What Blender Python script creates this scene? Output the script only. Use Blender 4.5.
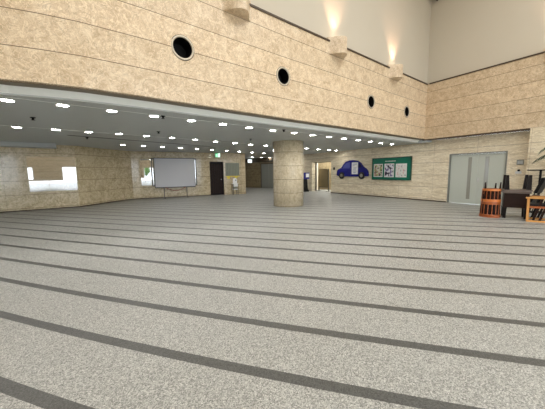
import bpy, bmesh, math, random
from mathutils import Vector, Matrix
random.seed(7)
sc = bpy.context.scene
for o in list(bpy.data.objects): bpy.data.objects.remove(o)
COL = sc.collection

# ------------------------------------------------------------ camera, world, lights, exposure
EYE = 1.375
cam_d = bpy.data.cameras.new('camera'); cam = bpy.data.objects.new('camera', cam_d); COL.objects.link(cam)
cam_d.sensor_width = 36; cam_d.lens = 272.0/545*36; cam_d.clip_end = 200; cam_d.clip_start = .05
PITCH, ROLL = .1197, .0134
def cam_dir(x, f, y):
    c, s = math.cos(ROLL), math.sin(ROLL); x, y = c*x-s*y, s*x+c*y
    c, s = math.cos(PITCH), math.sin(PITCH); z = -y
    return Vector((x, f*c+z*s, z*c-f*s))
Rt, Up, Bk = cam_dir(1, 0, 0), cam_dir(0, 0, -1), -cam_dir(0, 1, 0)
cam.matrix_world = Matrix(((Rt.x, Up.x, Bk.x, 0), (Rt.y, Up.y, Bk.y, 0), (Rt.z, Up.z, Bk.z, EYE), (0, 0, 0, 1)))
sc.camera = cam
sc.view_settings.view_transform = 'Standard'; sc.view_settings.look = 'None'
sc.view_settings.gamma = 1; sc.view_settings.exposure = 0.12; sc.view_settings.use_curve_mapping = False

w = bpy.data.worlds.new('world'); sc.world = w; w.use_nodes = True
bg = w.node_tree.nodes['Background']; bg.inputs[0].default_value = (.86, .93, 1, 1); bg.inputs[1].default_value = 4.9

# plan frames: A = fascia on the left, B = wall with the door on the right
aA = -.6633; aB = aA+1.6784
NA = Vector((math.sin(aA), math.cos(aA), 0)); TA = Vector((math.cos(aA), -math.sin(aA), 0))
NB = Vector((math.sin(aB), math.cos(aB), 0)); TB = Vector((math.cos(aB), -math.sin(aB), 0))
CN = Vector((6.6347, 11.8669, 0))
UPV = Vector((0, 0, 1))
def PA(s, n, z=0): return CN + TA*s + NA*n + UPV*z      # n > 0 is behind the fascia
def PB(t, n, z=0): return CN + TB*t + NB*n + UPV*z
ZC, ZF, ZT = 2.55, 2.667, 4.9435

def area(name, loc, rot, sx, sy, power, col=(1, 1, 1), spread=math.pi):
    l = bpy.data.lights.new(name, 'AREA'); l.shape = 'RECTANGLE'; l.size = sx; l.size_y = sy; l.energy = power; l.color = col; l.spread = spread
    o = bpy.data.objects.new(name, l); o.location = loc; o.rotation_euler = rot; COL.objects.link(o); return o
rzA = math.atan2(TA.y, TA.x)
area('overhead_fill_lamp', PA(-9.5, -6.2, 9.3), (0, 0, rzA), 15, 7.5, 900, (1, .975, .94))  # unseen area light added below the upper ceiling as overhead fill

# ------------------------------------------------------------ materials
def lin(c): return tuple((x/12.92 if x <= .04045 else ((x+.055)/1.055)**2.4) for x in c)
def srgb(r, g, b): return lin((r/255, g/255, b/255))+(1,)
def newmat(name):
    m = bpy.data.materials.new(name); m.use_nodes = True
    return m, m.node_tree.nodes, m.node_tree.links, m.node_tree.nodes['Principled BSDF']
def mat(name, col, rough=.5, metal=0, noise=0, nscale=20, spec=.5, emit=None, estr=0):
    m, N, L, b = newmat(name)
    b.inputs['Base Color'].default_value = col; b.inputs['Roughness'].default_value = rough; b.inputs['Metallic'].default_value = metal
    b.inputs['Specular IOR Level'].default_value = spec
    tc = N.new('ShaderNodeTexCoord'); nz = N.new('ShaderNodeTexNoise'); nz.inputs['Scale'].default_value = nscale
    L.new(tc.outputs['Object'], nz.inputs['Vector'])
    mx = N.new('ShaderNodeMix'); mx.data_type = 'RGBA'; k = noise or .04
    mx.inputs[6].default_value = tuple(c*(1-k) for c in col[:3])+(1,); mx.inputs[7].default_value = tuple(min(1, c*(1+k)) for c in col[:3])+(1,)
    L.new(nz.outputs['Fac'], mx.inputs[0]); L.new(mx.outputs[2], b.inputs['Base Color'])
    if emit: b.inputs['Emission Color'].default_value = emit; b.inputs['Emission Strength'].default_value = estr
    return m
def M_(N, L, op, a, b=None, c=None):
    n = N.new('ShaderNodeMath'); n.operation = op
    for i, v in enumerate((a, b, c)):
        if v is None: continue
        if hasattr(v, 'links'): L.new(v, n.inputs[i])
        else: n.inputs[i].default_value = v
    return n.outputs[0]
def DOT(N, L, v, vec):
    n = N.new('ShaderNodeVectorMath'); n.operation = 'DOT_PRODUCT'; L.new(v, n.inputs[0]); n.inputs[1].default_value = vec; return n.outputs['Value']
def ramp(N, L, fac, stops):
    r = N.new('ShaderNodeValToRGB'); e = r.color_ramp.elements
    while len(e) < len(stops): e.new(.5)
    for q, (p, c) in zip(e, stops): q.position = p; q.color = c
    L.new(fac, r.inputs[0]); return r.outputs[0]
def mixc(N, L, f, a, b):
    m = N.new('ShaderNodeMix'); m.data_type = 'RGBA'
    for i, v in ((0, f), (6, a), (7, b)):
        if hasattr(v, 'links'): L.new(v, m.inputs[i])
        else: m.inputs[i].default_value = v
    return m.outputs[2]
def stone(name, dark, mid, light, rough=.3, z0=.1, step=.525, jw=.011, vert=None, stretch=(1, 1, 1), scale=3.0, jcol=None, spec=.5, coat=0, vstep=0.0):
    """polished limestone: mottled beige with thin level joints"""
    m, N, L, b = newmat(name)
    tc = N.new('ShaderNodeTexCoord'); P = tc.outputs['Object']
    mp = N.new('ShaderNodeMapping'); mp.inputs['Scale'].default_value = stretch; L.new(P, mp.inputs[0])
    n1 = N.new('ShaderNodeTexNoise'); n1.inputs['Scale'].default_value = scale; n1.inputs['Detail'].default_value = 10; n1.inputs['Roughness'].default_value = .65; n1.inputs['Distortion'].default_value = 1.2
    L.new(mp.outputs[0], n1.inputs[0])
    n2 = N.new('ShaderNodeTexNoise'); n2.inputs['Scale'].default_value = scale*9; n2.inputs['Detail'].default_value = 6; n2.inputs['Roughness'].default_value = .7; n2.inputs['Distortion'].default_value = 2
    L.new(mp.outputs[0], n2.inputs[0])
    f = M_(N, L, 'ADD', M_(N, L, 'MULTIPLY', n1.outputs['Fac'], .5), M_(N, L, 'MULTIPLY', n2.outputs['Fac'], .5))
    c = ramp(N, L, f, [(.38, dark), (.49, mid), (.61, light)])
    # fine pale and brown veins
    for off, wdt, colr, amt in ((3.1, .022, tuple(min(1, x*1.12) for x in light[:3])+(1,), .6), (8.7, .014, tuple(x*.72 for x in dark[:3])+(1,), .45)):
        m2 = N.new('ShaderNodeMapping'); m2.inputs['Location'].default_value = (off, off, off); m2.inputs['Scale'].default_value = stretch; L.new(P, m2.inputs[0])
        vn = N.new('ShaderNodeTexNoise'); vn.inputs['Scale'].default_value = scale*1.7; vn.inputs['Detail'].default_value = 5; vn.inputs['Distortion'].default_value = 1.5; L.new(m2.outputs[0], vn.inputs[0])
        c = mixc(N, L, M_(N, L, 'MULTIPLY', M_(N, L, 'LESS_THAN', M_(N, L, 'ABSOLUTE', M_(N, L, 'SUBTRACT', vn.outputs['Fac'], .5)), wdt), amt), c, colr)
    sx = N.new('ShaderNodeSeparateXYZ'); L.new(P, sx.inputs[0])
    fr = M_(N, L, 'FRACT', M_(N, L, 'DIVIDE', M_(N, L, 'SUBTRACT', sx.outputs[2], z0-50*step-jw/2), step))
    jm = M_(N, L, 'LESS_THAN', fr, jw/step)
    if vert is not None:
        d = DOT(N, L, P, tuple(vert))
        fv = M_(N, L, 'FRACT', M_(N, L, 'DIVIDE', M_(N, L, 'ADD', d, 100*vstep), vstep))
        jm = M_(N, L, 'MAXIMUM', jm, M_(N, L, 'MULTIPLY', M_(N, L, 'LESS_THAN', fv, .008/vstep), .6))
    # each course a slightly different tone
    wn = N.new('ShaderNodeTexWhiteNoise'); wn.noise_dimensions = '1D'
    L.new(M_(N, L, 'FLOOR', M_(N, L, 'DIVIDE', M_(N, L, 'SUBTRACT', sx.outputs[2], z0-50*step-jw/2), step)), wn.inputs['W'])
    hs = N.new('ShaderNodeHueSaturation'); L.new(c, hs.inputs['Color']); L.new(M_(N, L, 'ADD', M_(N, L, 'MULTIPLY', wn.outputs[0], .07), .965), hs.inputs['Value'])
    c = mixc(N, L, jm, hs.outputs[0], jcol or tuple(x*.28 for x in dark[:3])+(1,))
    L.new(c, b.inputs['Base Color']); b.inputs['Roughness'].default_value = rough; b.inputs['Specular IOR Level'].default_value = spec
    b.inputs['Coat Weight'].default_value = coat; b.inputs['Coat Roughness'].default_value = .06
    return m
MAT = {}
MAT['fascia'] = stone('fascia_limestone', srgb(192, 166, 132), srgb(217, 194, 162), srgb(238, 221, 194), .32, z0=ZF-.4835*10, step=.4835, scale=4.2, jcol=srgb(110, 86, 62))
MAT['bracketstone'] = stone('bracket_limestone', srgb(190, 166, 134), srgb(212, 190, 160), srgb(230, 214, 190), .32, z0=50, step=200, scale=4.2)
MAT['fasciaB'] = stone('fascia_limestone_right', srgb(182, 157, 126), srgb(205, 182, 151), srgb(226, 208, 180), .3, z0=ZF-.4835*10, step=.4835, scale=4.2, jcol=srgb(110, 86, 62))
MAT['wallstone'] = stone('polished_wall_stone', srgb(150, 134, 102), srgb(190, 173, 138), srgb(222, 207, 174), .2, z0=.1, step=.525, scale=5, vert=TA, vstep=1.6, jcol=srgb(95, 78, 55), coat=.5)
MAT['doorstone'] = stone('travertine_door_wall', srgb(192, 176, 146), srgb(220, 206, 178), srgb(238, 228, 206), .28, z0=.1, step=.525, scale=2.2, stretch=(.35, .35, 2.6), vert=TB, vstep=1.6, jcol=srgb(120, 100, 74), coat=.3)
MAT['column'] = stone('column_stone', srgb(184, 164, 130), srgb(216, 200, 168), srgb(238, 226, 200), .25, z0=.02, step=.525, scale=9, stretch=(1, 1, .6), jcol=srgb(110, 86, 62), coat=.2)
MAT['cream'] = mat('cream_painted_wall', srgb(204, 196, 180), .85, noise=.015, nscale=2)
MAT['ceil'] = mat('painted_ceiling_panel', srgb(186, 190, 189), .45, noise=.02, nscale=1.5)
MAT['ceilstrip'] = mat('pale_ceiling_border', srgb(240, 243, 238), .35, noise=.02)
MAT['shadedstone'] = mat('shaded_stone_return', srgb(112, 98, 74), .5, noise=.12, nscale=30)  # shade on the fascia's underside, put into a darker stone colour
MAT['brown_trim'] = mat('brown_metal_trim', srgb(70, 54, 38), .45, noise=.1)
MAT['black'] = mat('matt_black', srgb(14, 14, 15), .55, noise=.15)
MAT['steel'] = mat('brushed_steel', srgb(196, 196, 194), .28, 1.0, noise=.05)
MAT['ringmetal'] = mat('speckled_pale_ring', srgb(206, 196, 178), .3, .3, noise=.2, nscale=60)
MAT['doorpaint'] = mat('pale_grey_door_paint', srgb(190, 196, 188), .4, noise=.02)
MAT['frame_grey'] = mat('grey_door_frame', srgb(122, 124, 118), .4, noise=.05)
MAT['slotglass'] = mat('narrow_wired_glass', srgb(146, 146, 138), .12, noise=.05)
MAT['darkwood'] = mat('dark_brown_wood', srgb(36, 18, 11), .42, noise=.3, nscale=9)
MAT['blackwood'] = mat('near_black_wood', srgb(18, 10, 8), .45, noise=.3, nscale=9)
MAT['topedge'] = mat('lit_table_board', srgb(98, 84, 76), .3, noise=.25, nscale=14)  # paler than the table wood: light on the board edge is in the colour
MAT['redwood'] = mat('reddish_orange_wood', srgb(158, 84, 40), .28, noise=.35, nscale=11)
MAT['orangewood'] = mat('orange_wood', srgb(206, 122, 62), .3, noise=.25, nscale=11)
MAT['lightwood'] = mat('honey_coloured_wood', srgb(208, 150, 84), .35, noise=.18, nscale=12)
MAT['leather'] = mat('black_upholstery', srgb(24, 26, 30), .45, noise=.15, nscale=30)
MAT['white'] = mat('white_board', srgb(236, 236, 234), .5, noise=.02)
MAT['screen'] = mat('grey_white_screen_cloth', srgb(196, 197, 202), .55, noise=.02, nscale=3)
MAT['darkgrey'] = mat('dark_grey_metal', srgb(78, 76, 70), .4, .4, noise=.1)
MAT['blue'] = mat('deep_blue_panel', srgb(24, 26, 112), .25, noise=.08, nscale=5)
MAT['navy'] = mat('dark_navy_paint', srgb(14, 16, 58), .25, noise=.1)
MAT['windowblue'] = mat('muted_blue_window_print', srgb(74, 80, 150), .25, noise=.1)
MAT['green'] = mat('deep_green_board', srgb(0, 104, 82), .35, noise=.06, nscale=5)
MAT['greendark'] = mat('dark_green_frame', srgb(8, 70, 58), .35, noise=.1)
MAT['paper'] = mat('white_paper', srgb(228, 228, 226), .6, noise=.03)
MAT['greypanel'] = mat('grey_green_panel', srgb(128, 132, 116), .35, noise=.08, nscale=6)
MAT['yellow'] = mat('yellow_tape', srgb(226, 206, 70), .5, noise=.1)
MAT['bronze'] = mat('bronze_partition_panel', srgb(120, 108, 82), .35, .4, noise=.12, nscale=4)
MAT['redcord'] = mat('dark_red_rope', srgb(150, 60, 44), .6, noise=.15)
MAT['leaf'] = mat('dark_green_leaf', srgb(44, 68, 38), .4, noise=.3, nscale=8)
MAT['pot'] = mat('clay_brown_pot', srgb(120, 84, 60), .6, noise=.1)
MAT['soil'] = mat('dark_soil', srgb(46, 36, 28), .9, noise=.3, nscale=40)
MAT['shrub'] = mat('garden_leaves', srgb(86, 128, 60), .6, noise=.4, nscale=30)
MAT['paving'] = mat('pale_outdoor_paving', srgb(214, 216, 214), .8, noise=.05)
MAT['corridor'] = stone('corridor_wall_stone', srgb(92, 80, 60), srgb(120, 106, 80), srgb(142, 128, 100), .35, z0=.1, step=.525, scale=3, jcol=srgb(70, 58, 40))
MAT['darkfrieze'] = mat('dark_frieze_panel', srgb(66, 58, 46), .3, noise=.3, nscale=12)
MAT['rubber'] = mat('black_rubber', srgb(16, 16, 20), .6)
def emi(name, col, s):
    m, N, L, b = newmat(name); b.inputs['Base Color'].default_value = col
    b.inputs['Emission Color'].default_value = col; b.inputs['Emission Strength'].default_value = s; return m
MAT['lampglow'] = emi('downlight_diffuser_glow', (1, .96, .91, 1), 84)
MAT['uplamp'] = emi('uplight_lamp_glow', (1, .82, .6, 1), 30)
MAT['exitgreen'] = emi('lit_green_sign_face', srgb(70, 200, 130), 1.0)
MAT['exitwhite'] = emi('lit_white_sign_face', srgb(215, 245, 225), 1.3)
MAT['litroom'] = emi('lit_white_sign_small', srgb(230, 240, 240), 1.6)
for k_ in ('darkwood', 'blackwood', 'black', 'leather'): MAT[k_].node_tree.nodes['Principled BSDF'].inputs['Specular IOR Level'].default_value = .22
# mirror-like display glass
m, N, L, b = newmat('dark_reflecting_glass')
b.inputs['Base Color'].default_value = srgb(120, 108, 88); b.inputs['Roughness'].default_value = .025
b.inputs['Specular IOR Level'].default_value = 1.0; b.inputs['IOR'].default_value = 2.6; MAT['glass'] = m
# clear glass
m, N, L, b = newmat('clear_glass')
tr = N.new('ShaderNodeBsdfTransparent'); gl = N.new('ShaderNodeBsdfGlossy'); gl.inputs['Roughness'].default_value = .02
ms = N.new('ShaderNodeMixShader'); ms.inputs[0].default_value = .1
L.new(tr.outputs[0], ms.inputs[1]); L.new(gl.outputs[0], ms.inputs[2]); L.new(ms.outputs[0], N['Material Output'].inputs[0]); MAT['clear'] = m
# printed sheets: simple noise blocks
def printed(name, base, inks, scale, thr=.55):
    m, N, L, b = newmat(name); tc = N.new('ShaderNodeTexCoord')
    c = base
    for i, ink in enumerate(inks):
        mp = N.new('ShaderNodeMapping'); mp.inputs['Location'].default_value = (i*3.7, i*1.3, i*2.1); L.new(tc.outputs['Object'], mp.inputs[0])
        v = N.new('ShaderNodeTexNoise'); v.inputs['Scale'].default_value = scale; v.inputs['Detail'].default_value = 3; L.new(mp.outputs[0], v.inputs[0])
        c = mixc(N, L, M_(N, L, 'GREATER_THAN', v.outputs['Fac'], thr), c, ink)
    L.new(c, b.inputs['Base Color']); b.inputs['Roughness'].default_value = .5; return m
MAT['printA'] = printed('poster_print_green_map', srgb(206, 204, 190), [srgb(150, 164, 70), srgb(160, 120, 110), srgb(70, 80, 66)], 9, .56)
MAT['printB'] = printed('poster_print_dark_photo', srgb(214, 214, 222), [srgb(52, 48, 66), srgb(120, 110, 150)], 7, .55)
MAT['printC'] = printed('poster_print_pink_map', srgb(220, 218, 214), [srgb(206, 150, 150), srgb(160, 160, 165)], 10, .6)
# floor: speckled grey granite with dark inlaid strips
m, N, L, b = newmat('speckled_granite_floor')
tc = N.new('ShaderNodeTexCoord'); P = tc.outputs['Object']
n1 = N.new('ShaderNodeTexNoise'); n1.inputs['Scale'].default_value = 130; n1.inputs['Detail'].default_value = 3; n1.inputs['Roughness'].default_value = .7; L.new(P, n1.inputs[0])
n2 = N.new('ShaderNodeTexVoronoi'); n2.inputs['Scale'].default_value = 110; L.new(P, n2.inputs[0])
n3 = N.new('ShaderNodeTexNoise'); n3.inputs['Scale'].default_value = 1.1; n3.inputs['Detail'].default_value = 4; L.new(P, n3.inputs[0])
sp = M_(N, L, 'ADD', M_(N, L, 'MULTIPLY', n1.outputs['Fac'], .75), M_(N, L, 'MULTIPLY', n2.outputs['Color'], .25))
base = ramp(N, L, sp, [(.33, srgb(94, 96, 94)), (.46, srgb(147, 148, 144)), (.55, srgb(173, 174, 170)), (.68, srgb(218, 218, 213))])
hs = N.new('ShaderNodeHueSaturation'); L.new(base, hs.inputs['Color']); L.new(M_(N, L, 'ADD', M_(N, L, 'MULTIPLY', n3.outputs['Fac'], .16), .92), hs.inputs['Value'])
dk = ramp(N, L, sp, [(.36, srgb(66, 67, 66)), (.62, srgb(100, 101, 99))])
aS = .2939; d = DOT(N, L, P, (math.sin(aS), math.cos(aS), 0)); t = DOT(N, L, P, (math.cos(aS), -math.sin(aS), 0))
q = M_(N, L, 'ADD', M_(N, L, 'POWER', M_(N, L, 'ABSOLUTE', M_(N, L, 'DIVIDE', d, 1.5)), 2.0), 1.0)
arc = M_(N, L, 'ADD', M_(N, L, 'MULTIPLY', M_(N, L, 'ADD', M_(N, L, 'MULTIPLY', t, .0255), .0626), t), .1234)
v = M_(N, L, 'ADD', M_(N, L, 'SUBTRACT', d, M_(N, L, 'DIVIDE', arc, q)), .062)
W_ = .6005
fr = M_(N, L, 'FRACT', M_(N, L, 'DIVIDE', M_(N, L, 'ADD', v, 60*W_-1.042+.045), W_))
sm = M_(N, L, 'LESS_THAN', fr, .092/W_)
row = M_(N, L, 'FLOOR', M_(N, L, 'DIVIDE', M_(N, L, 'ADD', v, 60*W_-1.042), W_))
tj = M_(N, L, 'FRACT', M_(N, L, 'DIVIDE', M_(N, L, 'ADD', t, 101.35), 1.8))
jl = M_(N, L, 'MULTIPLY', M_(N, L, 'LESS_THAN', tj, .005/1.8), .45)
c = mixc(N, L, jl, hs.outputs[0], srgb(110, 108, 102)); c = mixc(N, L, sm, c, dk)
L.new(c, b.inputs['Base Color']); b.inputs['Roughness'].default_value = .4; b.inputs['Specular IOR Level'].default_value = .4
MAT['floor'] = m

# ------------------------------------------------------------ mesh helpers
def link(name, bm, m, parent=None, smooth=False, bevel=0):
    me = bpy.data.meshes.new(name)
    bmesh.ops.recalc_face_normals(bm, faces=bm.faces); bm.to_mesh(me); bm.free()
    for x in (m if isinstance(m, (list, tuple)) else [m]): me.materials.append(MAT[x])
    if smooth:
        for p in me.polygons: p.use_smooth = True
    o = bpy.data.objects.new(name, me); COL.objects.link(o)
    if parent: o.parent = parent
    if bevel:
        md = o.modifiers.new('bevel', 'BEVEL'); md.width = bevel; md.segments = 2; md.limit_method = 'ANGLE'
    return o
def tag(o, label, cat, group=None):
    o['label'] = label; o['category'] = cat
    if group: o['group'] = group
    return o
def struct(o): o['kind'] = 'structure'; return o
def empty(name, loc, rz, label, cat, group=None):
    o = bpy.data.objects.new(name, None); o.location = loc; o.rotation_euler = (0, 0, rz); COL.objects.link(o); o.empty_display_size = .1
    return tag(o, label, cat, group)
def box(bm, x0, x1, y0, y1, z0, z1, mi=0, M=None):
    vs = [bm.verts.new(Vector((x, y, z)) if M is None else M @ Vector((x, y, z))) for x, y, z in
          ((x0, y0, z0), (x1, y0, z0), (x1, y1, z0), (x0, y1, z0), (x0, y0, z1), (x1, y0, z1), (x1, y1, z1), (x0, y1, z1))]
    for f in ((0, 3, 2, 1), (4, 5, 6, 7), (0, 1, 5, 4), (1, 2, 6, 5), (2, 3, 7, 6), (3, 0, 4, 7)):
        bm.faces.new([vs[i] for i in f]).material_index = mi
def BX(*a, **k): bm = bmesh.new(); box(bm, *a, **k); return bm
def cyl(bm, p0, p1, r0, r1=None, n=20):
    r1 = r0 if r1 is None else r1; p0, p1 = Vector(p0), Vector(p1); ax = (p1-p0).normalized()
    u = ax.orthogonal().normalized(); v = ax.cross(u)
    a = [bm.verts.new(p0+(u*math.cos(2*math.pi*i/n)+v*math.sin(2*math.pi*i/n))*r0) for i in range(n)]
    b = [bm.verts.new(p1+(u*math.cos(2*math.pi*i/n)+v*math.sin(2*math.pi*i/n))*r1) for i in range(n)]
    for i in range(n): bm.faces.new((a[i], a[(i+1) % n], b[(i+1) % n], b[i]))
    bm.faces.new(a[::-1]); bm.faces.new(b)
def CY(*a, **k): bm = bmesh.new(); cyl(bm, *a, **k); return bm
def tube(pts, r, n=8):
    bm = bmesh.new(); rings = []; pts = [Vector(p) for p in pts]
    for i, p in enumerate(pts):
        d = (pts[min(i+1, len(pts)-1)]-pts[max(i-1, 0)]).normalized(); u = d.cross(Vector((.03, .05, 1))); u = u.normalized() if u.length > 1e-3 else d.orthogonal().normalized(); v = d.cross(u)
        rings.append([bm.verts.new(p+(u*math.cos(2*math.pi*k/n)+v*math.sin(2*math.pi*k/n))*r) for k in range(n)])
    for a, b in zip(rings, rings[1:]):
        for k in range(n): bm.faces.new((a[k], a[(k+1) % n], b[(k+1) % n], b[k]))
    bm.faces.new(rings[0][::-1]); bm.faces.new(rings[-1]); return bm
def prism(pts, h0, h1, axis='z', bm=None, mi=0):
    """extrude a 2-D outline; axis z: (x,y)->z, axis y: (x,z)->y"""
    bm = bm or bmesh.new()
    f = (lambda p, h: (p[0], p[1], h)) if axis == 'z' else (lambda p, h: (p[0], h, p[1]))
    a = [bm.verts.new(f(p, h0)) for p in pts]; b = [bm.verts.new(f(p, h1)) for p in pts]; n = len(pts)
    for i in range(n): bm.faces.new((a[i], a[(i+1) % n], b[(i+1) % n], b[i])).material_index = mi
    bm.faces.new(a[::-1]).material_index = mi; bm.faces.new(b).material_index = mi; return bm
def lathe(prof, n=32, c=(0, 0)):
    bm = bmesh.new(); rings = []
    for r, z in prof: rings.append([bm.verts.new((c[0]+r*math.cos(2*math.pi*k/n), c[1]+r*math.sin(2*math.pi*k/n), z)) for k in range(n)])
    for a, b in zip(rings, rings[1:]):
        for k in range(n): bm.faces.new((a[k], a[(k+1) % n], b[(k+1) % n], b[k]))
    bm.faces.new(rings[0][::-1]); bm.faces.new(rings[-1]); return bm
def slab(pts, th, z0, z1, mi=0, bm=None):
    """a wall along a plan polyline; thickness th goes to the left of its direction"""
    bm = bm or bmesh.new(); P = [Vector((p[0], p[1], 0)) for p in pts]; off = []
    for i in range(len(P)):
        d = (P[min(i+1, len(P)-1)]-P[max(i-1, 0)]).normalized(); off.append(P[i]+Vector((-d.y, d.x, 0))*th)
    R = [[bm.verts.new(v) for v in (P[i]+UPV*z0, off[i]+UPV*z0, off[i]+UPV*z1, P[i]+UPV*z1)] for i in range(len(P))]
    for a, b in zip(R, R[1:]):
        for k in range(4): bm.faces.new((a[k], a[(k+1) % 4], b[(k+1) % 4], b[k])).material_index = mi
    bm.faces.new(R[0][::-1]); bm.faces.new(R[-1]); return bm
def copy_tree(o, parent=None):
    c = o.copy(); COL.objects.link(c)
    if parent: c.parent = parent
    for ch in list(o.children): copy_tree(ch, c)
    return c
def boolean_cut(o, cutter_bm):
    me = bpy.data.meshes.new('cut'); bmesh.ops.recalc_face_normals(cutter_bm, faces=cutter_bm.faces); cutter_bm.to_mesh(me); cutter_bm.free()
    c = bpy.data.objects.new('cut', me); COL.objects.link(c)
    md = o.modifiers.new('b', 'BOOLEAN'); md.operation = 'DIFFERENCE'; md.solver = 'EXACT'; md.object = c
    bpy.context.view_layer.update()
    ev = o.evaluated_get(bpy.context.evaluated_depsgraph_get()); nm = bpy.data.meshes.new_from_object(ev)
    o.modifiers.clear(); o.data = nm; bpy.data.objects.remove(c)

# ------------------------------------------------------------ the building shell
struct(link('floor', BX(-34, 34, -26, 46, -.2, 0), 'floor'))
# fascia above the low ceiling (left), holes for the portholes
fas = [(-20, .05), (-14, .1), (-13, .1), (-12.6, 0), (-12.1, -.08), (-11.1, -.09), (-9.8, -.05), (-7.8, 0), (-5, .04), (-2.5, .08), (0, .1), (.25, .1)]
def fas_n(s):
    for (a, x), (b, y) in zip(fas, fas[1:]):
        if a <= s <= b: return x+(y-x)*(s-a)/(b-a)
    return 0
fpts = [PA(s, n) for s, n in fas]
wA = struct(link('wall_left', slab(fpts, .4, ZF, ZT), 'fascia'))
PORT = [(-10.53, 3.665), (-8.04, 3.665), (-4.18, 3.63), (-1.68, 3.62)]
cut = bmesh.new()
for s, z in PORT: cyl(cut, PA(s, fas_n(s)-.3, z), PA(s, fas_n(s)+.28, z), .185, n=40)
boolean_cut(wA, cut)
struct(link('trim_1', slab([PA(s, n-.025) for s, n in fas], .1, ZT-.03, ZT+.012), 'brown_trim'))
struct(link('wall_upper_left', slab([PA(-20, .14), PA(0.6, .16)], .3, ZT+.02, 9.6), 'cream'))
# right fascia, recessed wall with the door below it, pier beyond
struct(link('wall_right', slab([PB(-.25, 0), PB(14, 0)], .28, ZF, ZT), 'fasciaB'))
struct(link('trim_2', slab([PB(0, -.025), PB(14, -.025)], .1, ZT-.03, ZT+.012), 'brown_trim'))
struct(link('wall_upper_right', slab([PB(-.6, .12), PB(14, .12)], .3, ZT+.02, 9.6), 'cream'))
struct(link('trim_3', slab([PB(-.2, -.01), PB(3.33, -.01)], .3, ZF-.04, ZF), 'brown_trim'))
DT0, DT1, DZ = .80, 2.71, 2.0
bm = slab([PB(-6.05, .3), PB(DT0, .3)], .4, 0, ZF-.04)
slab([PB(DT1, .3), PB(3.42, .3)], .4, 0, ZF-.04, bm=bm); slab([PB(DT0, .3), PB(DT1, .3)], .4, DZ, ZF-.04, bm=bm)
slab([PB(-12, .3), PB(-7.9, .3)], .4, 0, ZF-.04, bm=bm); slab([PB(-7.9, .3), PB(-6.05, .3)], .4, 1.97, ZF-.04, bm=bm)
struct(link('wall_back_right', bm, 'doorstone'))
struct(link('wall_pier', slab([PB(3.33, 0), PB(14, 0)], .4, 0, ZF), 'doorstone'))
# groove, pale border and ceiling
def quadstrip(s0, s1, a, b, mi=0):
    bm = bmesh.new(); S = [s for s, n in fas if s0 <= s <= s1]
    R = [[bm.verts.new(PA(s, fas_n(s)+x[0], x[1])) for x in (a, b, (b[0], b[1]+.03), (a[0], a[1]+.03))] for s in S]
    for p, q_ in zip(R, R[1:]):
        for k in range(4): bm.faces.new((p[k], p[(k+1) % 4], q_[(k+1) % 4], q_[k]))
    return bm
struct(link('trim_4', quadstrip(-20, 0, (.0, ZF-.003), (.2, ZF-.003)), 'shadedstone'))
struct(link('trim_5', quadstrip(-20, 0, (.2, ZF-.01), (.3, ZC-.004)), 'ceilstrip'))
bm = bmesh.new()
vs = [PA(s, fas_n(s)+.28, ZC) for s, n in fas if s <= 0]+[ PB(0, .02, ZC), PB(.1, .6, ZC), PB(-26, .6, ZC), Vector((-4, 40, ZC)), Vector((-22, 20, ZC))]
lo = [bm.verts.new(v) for v in vs]; hi = [bm.verts.new(v+UPV*.1) for v in vs]; n_ = len(vs)
for i in range(n_): bm.faces.new((lo[i], lo[(i+1) % n_], hi[(i+1) % n_], hi[i]))
bm.faces.new(lo[::-1]); bm.faces.new(hi)
struct(link('ceiling', bm, 'ceil'))
# left wall with its bends
LW = [(-15.5, 5.72), (-10.05, 9.92), (-8.12, 11.38), (-8.02, 11.9), (-7.9, 12.8), (-7.72, 13.6), (-7.6, 14.15), (-7.42, 14.5), (-7.16, 14.72), (-1.7, 17.45)]
DC = Vector((.8944, .4472, 0)); NC = Vector((-.4472, .8944, 0)); OC = Vector((-1.7, 17.45, 0))
def PC(t, n, z=0): return OC+DC*t+NC*n+UPV*z
lw = slab(LW, .35, 0, ZC); wl = struct(link('wall_far_left', lw, 'wallstone'))
cut = bmesh.new()
def obox(bm, org, d, nrm, t0, t1, n0, n1, z0, z1):
    M = Matrix(((d.x, nrm.x, 0, org.x), (d.y, nrm.y, 0, org.y), (0, 0, 1, 0), (0, 0, 0, 1))); box(bm, t0, t1, n0, n1, z0, z1, M=M)
obox(cut, OC, DC, NC, -2.27, -1.42, -.2, .25, -.1, 2.03)
boolean_cut(wl, cut)
struct(link('wall_corridor_left', slab([(-1.7, 17.45), (-2.35, 18.4), (-4.2, 24.2)], .3, 0, ZC), 'wallstone'))
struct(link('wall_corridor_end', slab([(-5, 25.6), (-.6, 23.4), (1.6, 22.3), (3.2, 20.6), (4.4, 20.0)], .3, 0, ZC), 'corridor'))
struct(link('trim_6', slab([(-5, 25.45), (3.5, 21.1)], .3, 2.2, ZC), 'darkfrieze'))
struct(link('base_shade_strip_left', slab([(p[0]+.012, p[1]-.012) for p in LW[:-1]]+[PC(-2.27, -.012)], .03, 0, .05), 'brown_trim'))  # thin dark strip added for the shade line at the wall base
struct(link('base_shade_strip_right', slab([PB(-6.05, .288), PB(DT0-.02, .288)], .03, 0, .05), 'brown_trim'))  # same painted shade line along the right wall base
DD = Vector((.7964, .6048, 0)); ND = Vector((-.6048, .7964, 0)); OD = Vector((-8.4, 11.17, 0))
def PD(t, n, z=0): return OD+DD*t+ND*n+UPV*z
bm = bmesh.new(); obox(bm, OD, DD, ND, -9, -.22, -.62, .05, 2.4, ZC); struct(link('ceiling_bulkhead', bm, 'ceil'))
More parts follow.
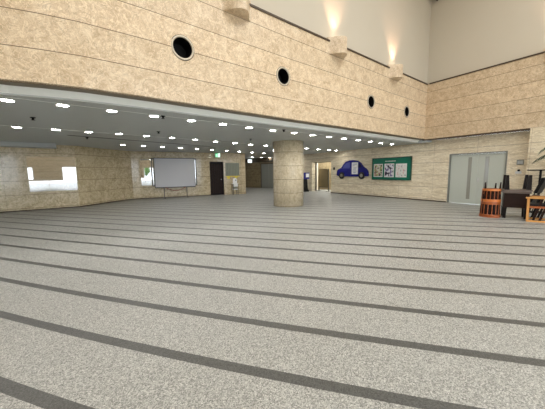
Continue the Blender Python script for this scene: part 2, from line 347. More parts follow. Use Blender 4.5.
# the room behind the photographer: parallel back wall with a glazed entrance, openings enlarged for daylight fill
BKN = -11.3
def openings(z0, z1, spans, s0, s1, bm, zlo, zhi):
    x = s0
    for a, b in spans:
        slab([PA(x, BKN), PA(a, BKN)], -.35, zlo, zhi, bm=bm); x = b
    slab([PA(x, BKN), PA(s1, BKN)], -.35, zlo, zhi, bm=bm)
bm = bmesh.new()
def backpiece(s0, s1, z0, z1): slab([PA(s0, BKN), PA(s1, BKN)], -.35, z0, z1, bm=bm)
for s0, s1, z0, z1 in ((-16, -15.3, 0, 3.1), (-15.3, -14.95, .8, .95), (-15.3, -14.95, 2.05, 3.1), (-14.95, -12.7, .8, 3.1), (-12.7, -11.6, 2.1, 3.1), (-11.6, -10.6, 0, 5.5),
        (-7.6, -7, 0, 5.5), (-4, -3.4, 0, 5.5), (-.4, .3, 0, 5.5), (4, 8, 0, 5.5), (-20, -10.6, 3.1, 5.5), (-20, 8, 5.5, 9.6)): backpiece(s0, s1, z0, z1)
struct(link('wall_behind', bm, 'doorstone'))
struct(link('wall_far_side', slab([PA(-20, 6), PA(-20, BKN-.3)], -.35, 0, 9.6), 'doorstone'))
struct(link('ceiling_upper', slab([PA(-20, -5.65, 0), PA(9, -5.65, 0)], 6.2, 9.6, 9.8, bm=slab([PA(-20, -5.65, 0), PA(9, -5.65, 0)], -6.2, 9.6, 9.8)), 'cream'))
struct(link('ground_outside', slab([PA(-24, BKN-.4), PA(12, BKN-.4)], -22, -.05, -.01), 'paving'))

# doors and their frames ------------------------------------------------------
def on_wall(name, org, d, label=None, cat=None):  # root whose local x runs along the wall, -y into the room
    o = bpy.data.objects.new(name, None); o.location = org; o.rotation_euler = (0, 0, math.atan2(d.y, d.x)); COL.objects.link(o); o.empty_display_size = .1
    if label: tag(o, label, cat)
    return o
dr = struct(on_wall('door_1', PB(DT0, .3), TB)); Wd = DT1-DT0
bm = bmesh.new()
box(bm, 0, .045, .0, .14, 0, DZ); box(bm, Wd-.045, Wd, .0, .14, 0, DZ); box(bm, 0.045, Wd-.045, .0, .14, DZ-.045, DZ)
link('door_frame', bm, 'frame_grey', dr)
for x0, x1, g in ((.05, Wd*.525-.004, .68), (Wd*.525+.004, Wd-.05, 1.24)):
    lf = link('door_leaf', BX(x0, x1, .06, .1, .008, DZ-.05), 'doorpaint', dr)
    link('glass_slot', BX(g, g+.12, .052, .106, .2, 1.84), 'slotglass', lf)
hx = Wd*.525+.03
bm = CY((hx+.02, .06, .96), (hx+.02, 0, .96), .014); cyl(bm, (hx+.02, .005, .96), (hx+.15, .005, .96), .011); box(bm, hx-.01, hx+.05, .052, .062, .88, 1.06)
link('door_handle', bm, 'steel', dr)
# dark wooden door in the left wall
dr = struct(on_wall('door_2', PC(-2.27, 0), DC)); Wd = .85
bm = bmesh.new(); box(bm, 0, .03, 0, .2, 0, 2.03); box(bm, Wd-.03, Wd, 0, .2, 0, 2.03); box(bm, .03, Wd-.03, 0, .2, 2.0, 2.03); link('door_frame', bm, 'darkwood', dr)
lf = link('door_leaf', BX(.03, Wd-.03, .14, .18, .005, 2.0), 'blackwood', dr)
bm = bmesh.new()
for k in range(6): box(bm, .07+.12*k, .15+.12*k, .132, .142, .1, 1.9)
link('door_panel', bm, 'darkwood', lf)
link('door_handle', CY((.72, .14, .95), (.72, .08, .95), .02), 'steel', dr)
# bright recess on the right with a bronze partition
struct(link('wall_alcove', slab([PB(-9.0, .72), PB(-9.0, 2.6), PB(-5.9, 2.6), PB(-5.9, .72)], .1, 0, 2.4), 'cream'))
dr = struct(on_wall('door_3', PB(-7.9, .3), TB)); Wd = 1.85
bm = bmesh.new(); box(bm, 0, .04, .33, .41, 0, 1.97); box(bm, Wd-.02, Wd, .33, .41, 0, 1.97); box(bm, .04, Wd-.02, .33, .41, 1.94, 1.97)
link('door_frame', bm, 'darkgrey', dr)
l = area('alcove_lamp', PB(-7.4, 1.7, 2.35), (0, 0, math.atan2(TB.y, TB.x)), 1.6, 1.0, 55, (1, .95, .8))
pt = on_wall('partition_screen', PB(-7.47, 1.0), TB, 'bronze coloured free-standing partition standing in the bright wall opening', 'partition')
link('panel', BX(-.5, .45, 0, .04, .3, 1.5), 'bronze', pt); bm = bmesh.new()
box(bm, -.52, -.48, -.01, .05, .02, 1.52); box(bm, .43, .47, -.01, .05, .02, 1.52); box(bm, -.48, .43, -.01, .05, 1.5, 1.53); box(bm, -.48, .43, -.01, .05, .26, .3)
link('frame', bm, 'darkgrey', pt)
for x in (-.5, .45): link('foot', BX(x-.03, x+.03, -.2, .24, 0, .03), 'darkgrey', pt)
# pale jamb left of that opening and dark recess beyond
# column
cx, cy = .66, 11.08
struct(link('column', lathe([(.61, 0), (.61, ZC)], 64, (cx, cy)), 'column', smooth=False))
for p in bpy.data.objects['column'].data.polygons: p.use_smooth = len(p.vertices) == 4

dr = struct(on_wall('door_4', Vector((-.95, 23.545, 0)), Vector((2.2, -1.1, 0))))
bm = bmesh.new(); box(bm, 0, .06, -.05, 0, 0, 2.1); box(bm, 1.5, 1.56, -.05, 0, 0, 2.1); box(bm, .06, 1.5, -.05, 0, 2.04, 2.1); link('door_frame', bm, 'darkgrey', dr)
for x in (.07, .79): link('door_leaf', BX(x, x+.7, -.03, -.005, .01, 2.03), 'frame_grey', dr)
# display windows in the polished left wall ------------------------------------
def display(name, P, d, t0, t1, z0, z1):
    o = struct(on_wall(name, P(t0, 0), d)); W = t1-t0
    bm = bmesh.new()
    box(bm, -.02, .0, -.02, .0, z0-.02, z1+.02); box(bm, W, W+.02, -.02, .0, z0-.02, z1+.02); box(bm, 0, W, -.02, .0, z1, z1+.02); box(bm, 0, W, -.02, .0, z0-.02, z0)
    link('window_frame', bm, 'wallstone', o)
    link('window_pane', BX(0, W, -.012, .0, z0, z1), 'glass', o); return o
display('window_1', lambda t, n: PD(t, n), DD, -1.16, .34, .73, 2.07)
display('window_2', lambda t, n: PC(t, n), DC, -5.45-.55, -5.5, .72, 2.15)
w3 = struct(on_wall('window_3', PC(-5.48, 0), DC)); bm = bmesh.new()
box(bm, 0, 2.42, -.04, -.0, .66, .72); box(bm, 0, 2.42, -.04, 0, 2.15, 2.2); box(bm, 0, .05, -.04, 0, .72, 2.15); box(bm, 2.37, 2.42, -.04, 0, .72, 2.15)
link('window_frame', bm, 'darkgrey', w3); link('window_pane', BX(.05, 2.37, -.02, 0, .72, 2.15), 'glass', w3)

# portholes --------------------------------------------------------------------
PL = ['largest round porthole in the stone fascia, nearest the left edge', 'round porthole in the stone fascia, second from the left',
      'round porthole in the stone fascia, third from the left', 'smallest round porthole in the fascia, next to the inside corner']
proto = None
for i, (s, z) in enumerate(PORT):
    loc = PA(s, fas_n(s), z)
    if i == 0:
        o = proto = bpy.data.objects.new('porthole', None); COL.objects.link(o); o.empty_display_size = .1
        n = 40; bm = bmesh.new(); prof = [(.178, .0), (.18, -.012), (.186, -.018), (.204, -.018), (.212, -.012), (.214, .004), (.185, .02), (.178, .02)]
        rings = [[bm.verts.new((r*math.cos(2*math.pi*k/n), y, r*math.sin(2*math.pi*k/n))) for k in range(n)] for r, y in prof]
        for a, b2 in zip(rings, rings[1:]+rings[:1]):
            for k in range(n): bm.faces.new((a[k], a[(k+1) % n], b2[(k+1) % n], b2[k]))
        link('rim', bm, 'ringmetal', o, smooth=True); bm = bmesh.new()
        rings = [[bm.verts.new((r*math.cos(2*math.pi*k/n), y, r*math.sin(2*math.pi*k/n))) for k in range(n)] for r, y in ((.213, .0), (.213, -.006), (.222, -.006), (.222, .0))]
        for a, b2 in zip(rings, rings[1:]+rings[:1]):
            for k in range(n): bm.faces.new((a[k], a[(k+1) % n], b2[(k+1) % n], b2[k]))
        link('dark_seal', bm, 'brown_trim', o)
        bm = bmesh.new(); n = 32
        a = [bm.verts.new((.176*math.cos(2*math.pi*k/n), 0.005, .176*math.sin(2*math.pi*k/n))) for k in range(n)]
        b2 = [bm.verts.new((.17*math.cos(2*math.pi*k/n), .26, .17*math.sin(2*math.pi*k/n))) for k in range(n)]
        for k in range(n): bm.faces.new((a[k], a[(k+1) % n], b2[(k+1) % n], b2[k]))
        bm.faces.new(b2); link('duct', bm, 'black', o)
    else: o = copy_tree(proto)
    o.location = loc; o.rotation_euler = (0, 0, rzA); tag(o, PL[i], 'porthole', 'portholes in the fascia')
# bracket uplights -------------------------------------------------------------
def bell(x, w=.37, d=.31):
    u = abs(x)/w
    return d*(.5+.5*math.cos(math.pi*u**1.25)) if u < 1 else 0
proto = None
BR = [(PA(-9.34, fas_n(-9.3)), rzA, 'stone bracket uplight cut by the top edge of the photo'), (PA(-6.02, fas_n(-6)), rzA, 'stone bracket uplight in the middle of the fascia, bright glow above'),
      (PA(-2.78, fas_n(-2.8)), rzA, 'stone bracket uplight nearest the inside corner of the walls'), (PB(3.83, 0), math.atan2(TB.y, TB.x), 'stone bracket uplight on the right-hand wall beyond the photo edge')]
for i, (loc, rz, lab) in enumerate(BR):
    if i == 0:
        o = proto = bpy.data.objects.new('bracket_uplight', None); COL.objects.link(o); o.empty_display_size = .1
        xs = [-.37+.74*k/36 for k in range(37)]
        pts = [(x, -bell(x)-.002) for x in xs]; pts += [(.37, .04), (-.37, .04)]
        bm = prism(pts, 0, .43); link('stone_body', bm, 'bracketstone', o)
        link('lamp_housing', lathe([(.075, .42), (.085, .425), (.085, .45), (.07, .45), (.065, .435)], 24, (0, -.1)), 'darkgrey', o)
        link('lamp', lathe([(.062, .43), (.062, .446)], 24, (0, -.1)), 'uplamp', o)
    else: o = copy_tree(proto)
    o.location = loc+UPV*4.6; o.rotation_euler = (0, 0, rz); tag(o, lab, 'wall lamp', 'bracket uplights')
    L_ = bpy.data.lights.new('uplight', 'SPOT'); L_.energy = 95; L_.color = (1, .60, .40); L_.spot_size = math.radians(74); L_.spot_blend = .9; L_.shadow_soft_size = .05
    q_ = bpy.data.objects.new('uplight', L_); q_.location = loc+UPV*5.075-Vector((-math.sin(rz), math.cos(rz), 0))*.1; q_.rotation_euler = (math.radians(180-4), 0, rz); COL.objects.link(q_)

# ceiling downlights -------------------------------------------------------------
cnt = {}; ORD = 'first second third fourth fifth sixth seventh eighth ninth tenth eleventh twelfth thirteenth fourteenth fifteenth sixteenth seventeenth'.split()
dl = None; G = 'square-grid ceiling downlights'
ROWS = []
R1 = [(-4.80, 4.02), (-4.15, 4.44), (-3.54, 4.79), (-2.98, 5.26), (-2.41, 5.77), (-1.8, 6.31), (-1.19, 6.83), (-0.59, 7.4), (0.04, 7.96), (0.69, 8.5), (1.33, 9.04), (1.98, 9.59), (2.63, 10.11), (3.34, 10.73), (4.02, 11.3), (4.7, 11.92), (5.44, 12.53)]
R2 = [(-6.88, 6.4), (-6.25, 6.87), (-5.63, 7.3), (-5.09, 7.76), (-4.5, 8.22), (-3.92, 8.72), (-3.31, 9.26), (-2.72, 9.87), (-2.12, 10.52), (-1.49, 11.2), (-0.89, 11.82), (-0.26, 12.39), (1.13, 13.7), (1.8, 14.27), (2.5, 14.87), (3.22, 15.54), (3.72, 16.0)]
R3 = [(-6.03, 11.24), (-5.47, 11.82), (-4.89, 12.4), (-4.29, 13.0), (-3.7, 13.68), (-3.1, 14.37), (-2.46, 15.05), (-1.85, 15.82), (-1.19, 16.55), (-0.51, 17.3), (.2, 18.0), (.95, 18.8), (1.7, 19.75), (2.48, 20.6)]
R4 = [(-2.2, 20.9), (-1.51, 21.69), (-0.85, 22.4), (-0.16, 22.95)]
ROWS = [('', [Vector((x, y, ZC)) for x, y in r]) for r in (R1, R2, R3, R4)]
def inside(p):  # under the low ceiling, clear of walls and column
    if NB.dot(p-CN) > .1: return False
    if (p-Vector((cx, cy, ZC))).length < .8: return False
    q = p.copy(); q.z = 0
    for a, b2 in zip(LW, LW[1:]):
        a = Vector((a[0], a[1], 0)); b2 = Vector((b2[0], b2[1], 0)); d = (b2-a).normalized(); t_ = (q-a).dot(d)
        if -.1 < t_ < (b2-a).length+.1 and (Vector((-d.y, d.x, 0))).dot(q-a) > -.25: return False
    return True
for ri, (rn, pts) in enumerate(ROWS):
    for k, p in enumerate(pts):
        if not inside(p): continue
        if dl is None:
            o = dl = bpy.data.objects.new('ceiling_downlight', None); COL.objects.link(o); o.empty_display_size = .1
            n = 28; bm = bmesh.new(); prof = [(.082, .0), (.085, -.012), (.102, -.006), (.104, .0)]
            rings = [[bm.verts.new((r*math.cos(2*math.pi*j/n), r*math.sin(2*math.pi*j/n), y)) for j in range(n)] for r, y in prof]
            for a, b2 in zip(rings, rings[1:]+rings[:1]):
                for j in range(n): bm.faces.new((a[j], a[(j+1) % n], b2[(j+1) % n], b2[j]))
            link('trim_ring', bm, 'ceilstrip', o); link('diffuser', lathe([(.083, -.009), (.083, -.001)], 28), 'lampglow', o)
        else: o = copy_tree(dl)
        o.location = p-UPV*.0005; o.rotation_euler = (0, 0, rzA)
        pos = {0: 'in the row right behind the fascia', 1: 'in the second row behind the fascia', 2: 'in the third row, before the far walls', 3: 'in the row over the corridor mouth', 4: 'in the farthest row deep in the corridor'}[ri]
        cnt[ri] = cnt.get(ri, -1)+1
        tag(o, 'round recessed ceiling downlight, '+ORD[cnt[ri]]+' from the left '+pos, 'ceiling light', 'downlights '+pos)
# thin grooves joining the lights, air slots, sprinklers
for nm, (p0, p1), wd, m_ in (('trim_7', (PA(-16, .43, 0), PA(-.9, 1.1, 0)), .018, 'ceilstrip'), ('trim_8', (PA(-15, 3.7, 0), PA(-.2, 4.9, 0)), .018, 'ceilstrip'),
        ('trim_9', (PA(-12.2, 5.05, 0), PA(-7.0, 6.3, 0)), .1, 'black')):
    o_ = struct(link(nm, slab([p0, p1], wd, ZC-.004, ZC+.002), m_))
SPR = [((-4.9, 5.77), 'black ceiling sprinkler at the left edge of the photo'), ((-2.24, 5.8), 'black ceiling sprinkler just behind the nearest downlight row'),
       ((-3.2, 7.9), 'black ceiling sprinkler between first and second downlight rows, left part'), ((.35, 7.9), 'black ceiling sprinkler close to the column top'), ((-.75, 9.9), 'black ceiling sprinkler left of the column'), ((-5.9, 8.9), 'black ceiling sprinkler above the left display window')]
pr = None
for (x, y), lab in SPR:
    if pr is None: o = pr = link('ceiling_sprinkler', lathe([(.05, ZC), (.045, ZC-.012), (.02, ZC-.02), (.02, ZC-.045), (.035, ZC-.05), (.035, ZC-.055)], 16), 'black')
    else: o = pr.copy(); COL.objects.link(o)
    o.location = (x, y, 0); tag(o, lab, 'sprinkler', 'ceiling sprinklers')
# exit sign ----------------------------------------------------------------------
o = on_wall('exit_sign', PC(-2.0, -.3, ZC), DC, 'small green and white lit exit sign hanging above the dark door', 'exit sign')
link('housing', BX(0, .3, -.04, .04, -.28, -.05), 'white', o); bm = BX(.01, .15, -.046, -.038, -.27, -.06); link('green_face', bm, 'exitgreen', o)
link('white_face', BX(.15, .29, -.046, -.038, -.27, -.06), 'exitwhite', o)
bm = bmesh.new(); cyl(bm, (.07, -.048, -.105), (.07, -.044, -.105), .018, n=12); box(bm, .055, .085, -.048, -.044, -.19, -.125)
box(bm, .04, .06, -.048, -.044, -.25, -.19); box(bm, .08, .105, -.048, -.044, -.24, -.19); link('running_figure', bm, 'exitwhite', o)
link('hanger', CY((.15, 0, -.05), (.15, 0, 0), .01), 'darkgrey', o)
o = on_wall('hanging_sign', Vector((-2.1, 23.3, ZC)), DC, 'small white lit sign hanging in the corridor beside the wall end', 'sign')
link('housing', BX(.08, .42, -.04, .04, -.38, -.12), 'litroom', o); link('hanger', CY((.25, 0, -.12), (.25, 0, 0), .012), 'darkgrey', o)

# projector screen on legs ---------------------------------------------------------
o = on_wall('projection_screen', PC(-5.33, -.32), DC, 'large greyish white projection screen on two thin legs before the left wall', 'screen')
W = 2.1
bm = bmesh.new(); nx = 24   # softly bowed cloth
g = [[None]*2 for _ in range(nx+1)]
for i in range(nx+1):
    x = W*i/nx; y = -.02-.035*math.sin(math.pi*i/nx)
    g[i] = [bm.verts.new((x, y, .62)), bm.verts.new((x, y, 2.17)), bm.verts.new((x, y+.012, 2.17)), bm.verts.new((x, y+.012, .62))]
for a, b2 in zip(g, g[1:]):
    for k in range(4): bm.faces.new((a[k], a[(k+1) % 4], b2[(k+1) % 4], b2[k]))
bm.faces.new(g[0][::-1]); bm.faces.new(g[-1]); link('screen_cloth', bm, 'screen', o, smooth=False)
bm = BX(-.03, W+.03, -.01, .03, 2.17, 2.21); box(bm, -.03, W+.03, -.01, .03, .57, .62); box(bm, -.03, 0, -.01, .03, .62, 2.17); box(bm, W, W+.03, -.01, .03, .62, 2.17); link('frame', bm, 'darkgrey', o)
for x in (.42, 1.63):
    lg = link('leg', BX(x-.02, x+.02, -.005, .03, .03, .57), 'darkgrey', o); link('foot', BX(x-.03, x+.03, -.25, .26, 0, .03), 'darkgrey', lg)
o = on_wall('rope', PC(-5.33, -.45), DC, 'dark red rope sagging between the legs under the projection screen', 'rope')
o2 = link('rope', tube([(.5+1.05*k/14, .07, .585-.0035*(49-(k-7)**2)) for k in range(15)], .014), 'redcord'); o2.matrix_world = o.matrix_world
o2.location = o.location; o2.rotation_euler = o.rotation_euler; tag(o2, o['label'], 'rope'); bpy.data.objects.remove(o)
# wall panel and little notice stand by the wall end ---------------------------------
o = on_wall('wall_panel', PC(-1.3, -.02), DC, 'grey-green rectangular panel on the wall right of the dark door', 'panel')
link('board', BX(0, .88, -.01, .02, 1.16, 1.95), 'greypanel', o)
bm = bmesh.new()
for k in range(9): box(bm, .02+.1*k, .03+.1*k, -.014, -.01, 1.17, 1.94)
link('rib', bm, 'darkgrey', o)
link('yellow_strip', BX(0, .88, -.012, .018, 1.1, 1.155), 'yellow', o)
bm = bmesh.new(); box(bm, .08, .26, -.013, -.011, .98, 1.1); box(bm, .58, .74, -.013, -.011, 1.02, 1.1); link('yellow_notice', bm, 'yellow', o)
o = on_wall('notice_stand', PC(-.98, -.42), DC, 'small grey stand with a white round-topped notice below the wall panel', 'stand')
bm = bmesh.new()
for x in (0, .3):
    for y in (0, .26): box(bm, x, x+.03, y, y+.03, 0, .66)
link('leg', bm, 'darkgrey', o); bm = BX(0, .33, 0, .29, .66, .69); box(bm, .03, .3, .0, .26, .32, .35); box(bm, 0.03, .3, -.002, .02, .5, .66); link('shelf', bm, 'white', o)
pts = [(.03, .69), (.3, .69), (.3, .9)]+[(.165+.135*math.cos(a*math.pi/10), .9+.13*math.sin(a*math.pi/10)) for a in range(1, 10)]+[(.03, .9)]
nt = link('notice', prism(pts, .12, .135, 'y'), 'white', o); link('printed_mark', BX(.19, .25, .117, .121, .86, .92), 'navy', nt)
link('box', BX(.06, .27, .04, .2, .36, .5), 'greypanel', o)
# kiosk beside the column
o = on_wall('information_stand', Vector((2.12, 18.3, 0)), TA, 'black information stand with blue and white panel beside the column', 'stand')
link('base', BX(0, .5, 0, .35, 0, .12), 'black', o); bm = bmesh.new(); prism([(0.05, .12), (.45, .12), (.38, .85), (.12, .85)], .05, .28, 'y', bm); link('body', bm, 'black', o)
pn = link('panel', BX(-.05, .55, .02, .08, .85, 1.3), 'blue', o); link('white_sheet', BX(.22, .52, .012, .02, .98, 1.22), 'paper', pn)

# car shaped board and display case on the right wall ----------------------------------
o = on_wall('car_shaped_board', PB(-5.52, .27), TB, 'deep blue flat board cut in the shape of a car, mounted on the wall', 'wall board')
W = 2.35
out = [(0, 1.12), (.02, 1.34), (.1, 1.46), (.38, 1.56), (.52, 1.74), (.72, 1.9), (1.0, 1.97), (1.3, 1.975), (1.6, 1.93), (1.82, 1.8), (2.0, 1.6), (2.2, 1.48), (2.33, 1.32), (2.36, 1.1), (2.3, 1.06), (2.02, 1.06), (1.9, 1.04), (.55, 1.04), (.2, 1.06), (.06, 1.08)]
link('car_body', prism(out, -.03, .03, 'y'), 'blue', o, bevel=.008)
for x in (.43, 1.9):
    wh = link('wheel', CY((x, -.05, 1.1), (x, -.0, 1.1), .2, n=28), 'rubber', o); link('hub', CY((x, -.06, 1.1), (x, -.05, 1.1), .1, n=20), 'steel', wh)
bm = prism([(.5, 1.54), (.62, 1.72), (.8, 1.84), (1.06, 1.87), (1.06, 1.54)], -.036, -.03, 'y'); link('car_window', bm, 'windowblue', o)
bm = prism([(1.68, 1.54), (1.68, 1.8), (1.78, 1.74), (1.92, 1.56)], -.036, -.03, 'y'); link('car_window', bm, 'navy', o)
bm = BX(.3, 1.75, -.034, -.03, 1.5, 1.515); box(bm, 1.1, 1.115, -.034, -.03, 1.1, 1.5); link('door_line', bm, 'windowblue', o)
nt = link('white_notice', BX(1.2, 1.64, -.04, -.031, 1.18, 1.84), 'paper', o)
for z, a, b2 in ((1.74, .06, .36), (1.65, .06, .2), (1.53, .12, .34), (1.46, .08, .3), (1.36, .06, .34), (1.27, .1, .3)): link('print_line', BX(1.2+a, 1.2+b2, -.043, -.04, z-.012, z+.012), 'windowblue', nt)
o = on_wall('poster_case', PB(-2.9, .25), TB, 'wide green display case holding three posters on the right wall', 'display case')
W = 2.08
link('back_board', BX(0, W, 0, .05, .93, 1.96), 'green', o); bm = BX(-.03, W+.03, -.03, .05, 1.96, 2.0); box(bm, -.03, W+.03, -.03, .05, .89, .93); box(bm, -.03, 0, -.03, .05, .93, 1.96); box(bm, W, W+.03, -.03, .05, .93, 1.96)
link('frame', bm, 'greendark', o)
for x0, x1, m_, z0, z1 in ((.07, .6, 'printA', 1.04, 1.7), (.7, 1.24, 'printB', 1.03, 1.7), (1.33, 1.9, 'printC', 1.03, 1.68)):
    p_ = link('poster', BX(x0, x1, -.008, 0, z0, z1), 'paper', o); link('print', BX(x0+.03, x1-.03, -.012, -.008, z0+.04, z1-.04), m_, p_)
bm = bmesh.new()
for k in range(9): box(bm, .74+.065*k, .78+.065*k, -.006, 0, 1.8, 1.84)
link('header_lettering', bm, 'paper', o)
o = on_wall('wall_switch', PB(-5.78, .3), TB, 'small black dot-like fitting on the wall left of the car board', 'wall fitting'); 
link('plate', BX(-.07, .07, -.01, 0, 1.44, 1.6), 'darkgrey', o); link('dome', CY((0, -.05, 1.52), (0, -.01, 1.52), .05, .065, n=16), 'black', o)
o = on_wall('wall_plate', PB(2.98, .3), TB, 'grey rectangular plate high on the wall right of the double door', 'wall plate')
link('plate', BX(0, .19, -.015, 0, 1.5, 1.67), 'frame_grey', o); bm = bmesh.new()
for z in (1.54, 1.58, 1.62): box(bm, .02, .17, -.018, -.015, z, z+.015)
link('louvre', bm, 'steel', o)
o = on_wall('door_intercom', PB(3.0, .3), TB, 'small fitting with a black dome below the grey wall plate', 'wall fitting')
link('plate', BX(-.03, .13, -.02, 0, 1.2, 1.28), 'steel', o); link('dome', CY((.06, -.05, 1.31), (.06, 0, 1.31), .035, n=16), 'black', o)
# brown corbel high in the corner
bm = bmesh.new(); n = 16; tip = bm.verts.new(PA(-.02, -.12, 8.05)); ring = [bm.verts.new(p) for p in (PA(-.45, .14, 8.50), PA(-.25, -.3, 8.50), PB(.3, -.25, 8.50), PB(.55, .12, 8.50))]
rt = [bm.verts.new(v.co+UPV*.25) for v in ring]
for i in range(3): bm.faces.new((tip, ring[i], ring[i+1])); bm.faces.new((ring[i], ring[i+1], rt[i+1], rt[i]))
bm.faces.new(rt)
tag(link('stone_corbel', bm, 'brown_trim'), 'brown stone corbel tip in the upper corner of the cream walls', 'corbel')

# furniture on the right -----------------------------------------------------------------
def tub_chair(name, loc, rz, label, mt):
    """slatted tub chair standing upside down: curved rail on the floor, legs up"""
    o = empty(name, loc, rz, label, 'chair', 'upturned slatted chairs stacked together')
    R = .225
    def arc(z0, z1, r0, r1, a0=-245, a1=65, n=40):
        bm = bmesh.new(); rr = []
        for i in range(n+1):
            a = math.radians(a0+(a1-a0)*i/n); c, s = math.cos(a), math.sin(a)
            rr.append([bm.verts.new((r*c, r*s, z)) for r, z in ((r0, z0), (r1, z0), (r1, z1), (r0, z1))])
        for a, b2 in zip(rr, rr[1:]):
            for k in range(4): bm.faces.new((a[k], a[(k+1) % 4], b2[(k+1) % 4], b2[k]))
        bm.faces.new(rr[0][::-1]); bm.faces.new(rr[-1]); return bm
    link('top_rail', arc(0, .085, R-.035, R+.02), mt, o)
    for i in range(26):
        a = math.radians(-243+306*i/25)
        link('slat', CY((.225*math.cos(a), .225*math.sin(a), .085), (.218*math.cos(a), .218*math.sin(a), .37), .0115, n=8), mt if i % 2 else 'darkwood', o)
    link('seat_rail', arc(.37, .44, R-.05, R+.005, -200, 160, 40), mt, o)
    link('inner_panel', arc(.075, .38, .175, .185), 'darkwood', o)
    link('seat', lathe([(.19, .385), (.19, .43)], 32), 'darkwood', o)
    for a in (-155, -25, 50, 130):
        c, s = math.cos(math.radians(a)), math.sin(math.radians(a))
        link('leg', CY((.195*c, .195*s, .44), (.205*c, .205*s, .66 if a < 0 else .62), .024, .016, n=10), 'darkwood', o)
    return o
rzv = math.atan2(-.67, .74)
c1 = tub_chair('slatted_chair', (6.30, 7.80, 0), rzv+.15, 'reddish wooden slatted chair upside down on the floor, bottom of its stack', 'redwood')
c2 = copy_tree(c1)
for ch in c2.children:
    if ch.name.startswith(('top_rail', 'seat_rail')): ch.data = ch.data.copy(); ch.data.materials[0] = MAT['orangewood']
c2.location = (6.32, 7.82, .442); c2.scale = (.95, .95, .84); c2.rotation_euler = (0, 0, rzv+.3)
c2['label'] = 'orange slatted chair resting upside down on top of the other one'
# dark tables
E_ = Vector((.80, -.60, 0)).normalized(); Gv = Vector((.60, .80, 0))
rzt = math.atan2(E_.y, E_.x)
o = empty('side_table', (6.84, 7.62, 0), rzt, 'dark brown deep-aproned square table standing on the floor beside slatted chairs', 'table', 'dark side tables')
S = .275
link('tabletop', BX(-S-.02, S+.02, -S-.02, S+.02, .70, .76), 'topedge', o, bevel=.006)
link('apron', BX(-S+.01, S-.01, -S+.01, S-.01, .30, .70), 'darkwood', o)
for sx in (-1, 1):
    for sy in (-1, 1):
        bm = prism([(-.045, -.045), (.045, -.045), (.045, .045), (-.045, .045)], 0, 1)
        for v in bm.verts:
            k = .75+.25*v.co.z; v.co.x = sx*(S-.05)+v.co.x*k; v.co.y = sy*(S-.05)+v.co.y*k; v.co.z *= .30
        link('leg', bm, 'blackwood', o)
o2 = empty('side_table', (6.85, 7.63, .762), rzt+.06, 'dark table lying upside down on another table, four legs pointing up', 'table', 'dark side tables')
link('tabletop', BX(-S-.02, S+.02, -S-.02, S+.02, 0, .035), 'topedge', o2, bevel=.006)
for sx in (-1, 1):
    for sy in (-1, 1):
        bm = prism([(-.05, -.05), (.05, -.05), (.05, .05), (-.05, .05)], 0, 1)
        for v in bm.verts:
            k = 1-.4*v.co.z; v.co.x = sx*(S-.05+.01*v.co.z)+v.co.x*k; v.co.y = sy*(S-.05)+v.co.y*k; v.co.z = .035+v.co.z*.40
        link('leg', bm, 'blackwood', o2)
# tall pedestal table
o = empty('pedestal_table', (8.27, 8.42, 0), 0, 'tall black round pedestal table behind the light wooden armchair', 'table')
link('tabletop', lathe([(.3, 1.30), (.315, 1.31), (.315, 1.33), (.3, 1.335)], 40), 'black', o)
link('pole', CY((0, 0, .03), (0, 0, 1.30), .03, n=16), 'black', o); link('base', lathe([(.26, 0), (.26, .015), (.08, .035), (.05, .05)], 32), 'black', o)
# armchair
o = empty('armchair', (7.03, 6.98, 0), math.atan2(-.65, .76), 'honey-coloured wooden armchair with black upholstery at the right photo edge', 'armchair')
# local x: from the chair's front (left) to its back (right); local y away from the viewer
for y, in ((-.27,), (.27,)):
    bm = prism([(-.33, .0), (-.28, .0), (-.29, .6), (-.34, .6)], y-.02, y+.02, 'y'); prism([(.26, 0), (.31, 0), (.36, .6), (.31, .6)], y-.02, y+.02, 'y', bm)
    link('side_leg', bm, 'lightwood', o)
    link('armrest', BX(-.37, .42, y-.035, y+.035, .6, .64), 'lightwood', o, bevel=.008)
    bm = BX(-.33, .3, y-.018, y+.018, .0, .045); link('floor_rail', bm, 'lightwood', o)
    bm = BX(-.29, .33, y-.015, y+.015, .36, .41); link('side_rail', bm, 'redwood', o)
    bm = prism([(-.22, .045), (-.17, .045), (-.03, .6), (-.08, .6)], y-.012, y+.012, 'y'); prism([(-.1, .045), (-.05, .045), (.1, .6), (.05, .6)], y-.012, y+.012, 'y', bm)
    link('slanted_slat', bm, 'blackwood' if y > 0 else 'darkwood', o)
link('seat_cushion', BX(-.28, .26, -.24, .24, .36, .46), 'leather', o, bevel=.02)
bm = prism([(.12, .44), (.22, .44), (.47, 1.12), (.38, 1.15)], -.24, .24, 'y'); link('back_cushion', bm, 'leather', o, bevel=.02)
bm = prism([(.225, .4), (.26, .4), (.52, 1.1), (.475, 1.12)], -.25, -.21, 'y'); prism([(.225, .4), (.26, .4), (.52, 1.1), (.475, 1.12)], .21, .25, 'y', bm); link('back_post', bm, 'lightwood', o)
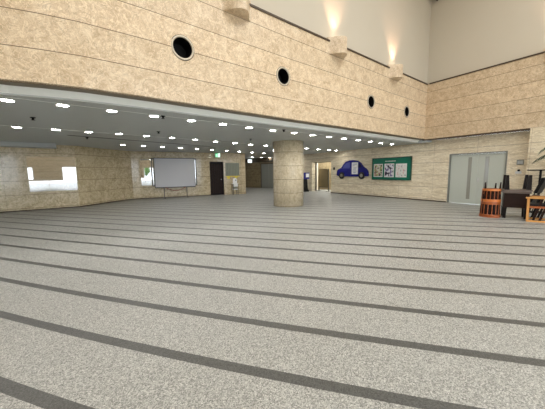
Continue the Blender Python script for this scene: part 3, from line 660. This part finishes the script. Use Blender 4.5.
# folded black chair leaning behind the armchair
o = bpy.data.objects.new('folding_chair', None); COL.objects.link(o); o.empty_display_size = .1
tag(o, 'black padded folding chair leaning sideways between dark tables and wooden armchair', 'chair')
wd = Vector((.86, .5, 0)); lean = Vector((.19, -.33, 1.1)); o.location = (7.44, 8.0, 0)
def fpt(a, u): return wd*a+lean*u
for a in (0, .42): link('leg', tube([fpt(a, 0), fpt(a, .5), fpt(a, 1.0)], .014), 'black', o)
for a in (.06, .36): link('brace', tube([fpt(a, .02)+Vector((.1, -.02, 0)), fpt(a, .55)], .012), 'black', o)
def pad(name, u0, u1, th):
    bm = bmesh.new(); nn = wd.cross(lean).normalized()*th
    vs_ = [fpt(a, u)+k*nn for k in (-.5, .5) for a, u in ((.0, u0), (.42, u0), (.42, u1), (.0, u1))]; vs_ = [bm.verts.new(v) for v in vs_]
    for f in ((3, 2, 1, 0), (4, 5, 6, 7), (0, 1, 5, 4), (1, 2, 6, 5), (2, 3, 7, 6), (3, 0, 4, 7)): bm.faces.new([vs_[i] for i in f])
    link(name, bm, 'leather', o, bevel=.015)
pad('seat', .3, .55, .07); pad('backrest', .6, 1.0, .08)
# palm just outside the right edge, fronds reaching in
o = empty('potted_palm', (8.72, 7.3, 0), 0, 'potted palm whose dark green fronds reach in at the right edge', 'plant')
link('pot', lathe([(.17, 0), (.23, .38), (.25, .4), (.25, .43), (.22, .43), (.21, .38)], 28), 'pot', o); link('soil', lathe([(.215, .34), (.215, .385)], 24), 'soil', o)
link('stem', tube([(0, 0, .38), (.02, .01, .8), (0, .02, 1.5)], .03), 'pot', o)
def frond(az, L0, rise, droop):
    bm = bmesh.new(); d = Vector((math.cos(az), math.sin(az), 0)); s_ = Vector((-d.y, d.x, 0)); pts = []
    for i in range(15): u = i/14; pts.append(Vector((0, .02, 1.5))+d*L0*u+UPV*(rise*math.sin(u*2.2)-droop*u*u))
    for i in range(14):
        a, b2 = pts[i], pts[i+1]; v1 = [bm.verts.new(p) for p in (a-s_*.006, a+s_*.006, b2+s_*.005, b2-s_*.005)]; bm.faces.new(v1)
        if i < 2: continue
        ll = .26*math.sin(math.pi*(i/15)**.8)+.05; f_ = (b2-a).normalized()
        for sg in (-1, 1):
            tip = a+s_*sg*ll*.75+f_*ll*.75-UPV*ll*.45
            bm.faces.new([bm.verts.new(p) for p in (a-f_*.022, a+f_*.028, tip)]); m2 = a+f_*.03
            tip = m2+s_*sg*ll*.7+f_*ll*.8-UPV*ll*.4; bm.faces.new([bm.verts.new(p) for p in (m2-f_*.022, m2+f_*.026, tip)])
    fo = link('frond', bm, 'leaf', o); md = fo.modifiers.new('s', 'SOLIDIFY'); md.thickness = .003
for az, L0, ri, dr_ in ((2.25, 1.3, .5, .35), (2.45, 1.2, .8, .35), (3.0, .9, .62, .6), (3.7, .9, .35, .3), (4.4, .8, .6, .3), (5.2, .8, .6, .4), (6.0, .6, .6, .4), (.7, .4, .6, .4), (1.6, .5, .7, .4)): frond(az, L0, ri, dr_)

# garden seen only as a reflection through the entrance behind the photographer
for k, (gx, gy) in enumerate(((8.4, -13.6),)):
    p = Vector((gx, gy, 0)); bm = bmesh.new(); bmesh.ops.create_icosphere(bm, subdivisions=4, radius=.72)
    for v in bm.verts: v.co *= 1+.18*math.sin(9*v.co.x+k)*math.sin(8*v.co.y)+.08*random.random(); v.co.z = v.co.z*1.1+1.9
    o = bpy.data.objects.new('garden_tree', None); COL.objects.link(o); o.location = p; tag(o, 'small green garden tree outside, mirrored in the narrow left wall window', 'tree')
    link('crown', bm, 'shrub', o); link('trunk', CY((0, 0, -.01), (0, 0, 1.4), .028, .02), 'pot', o)
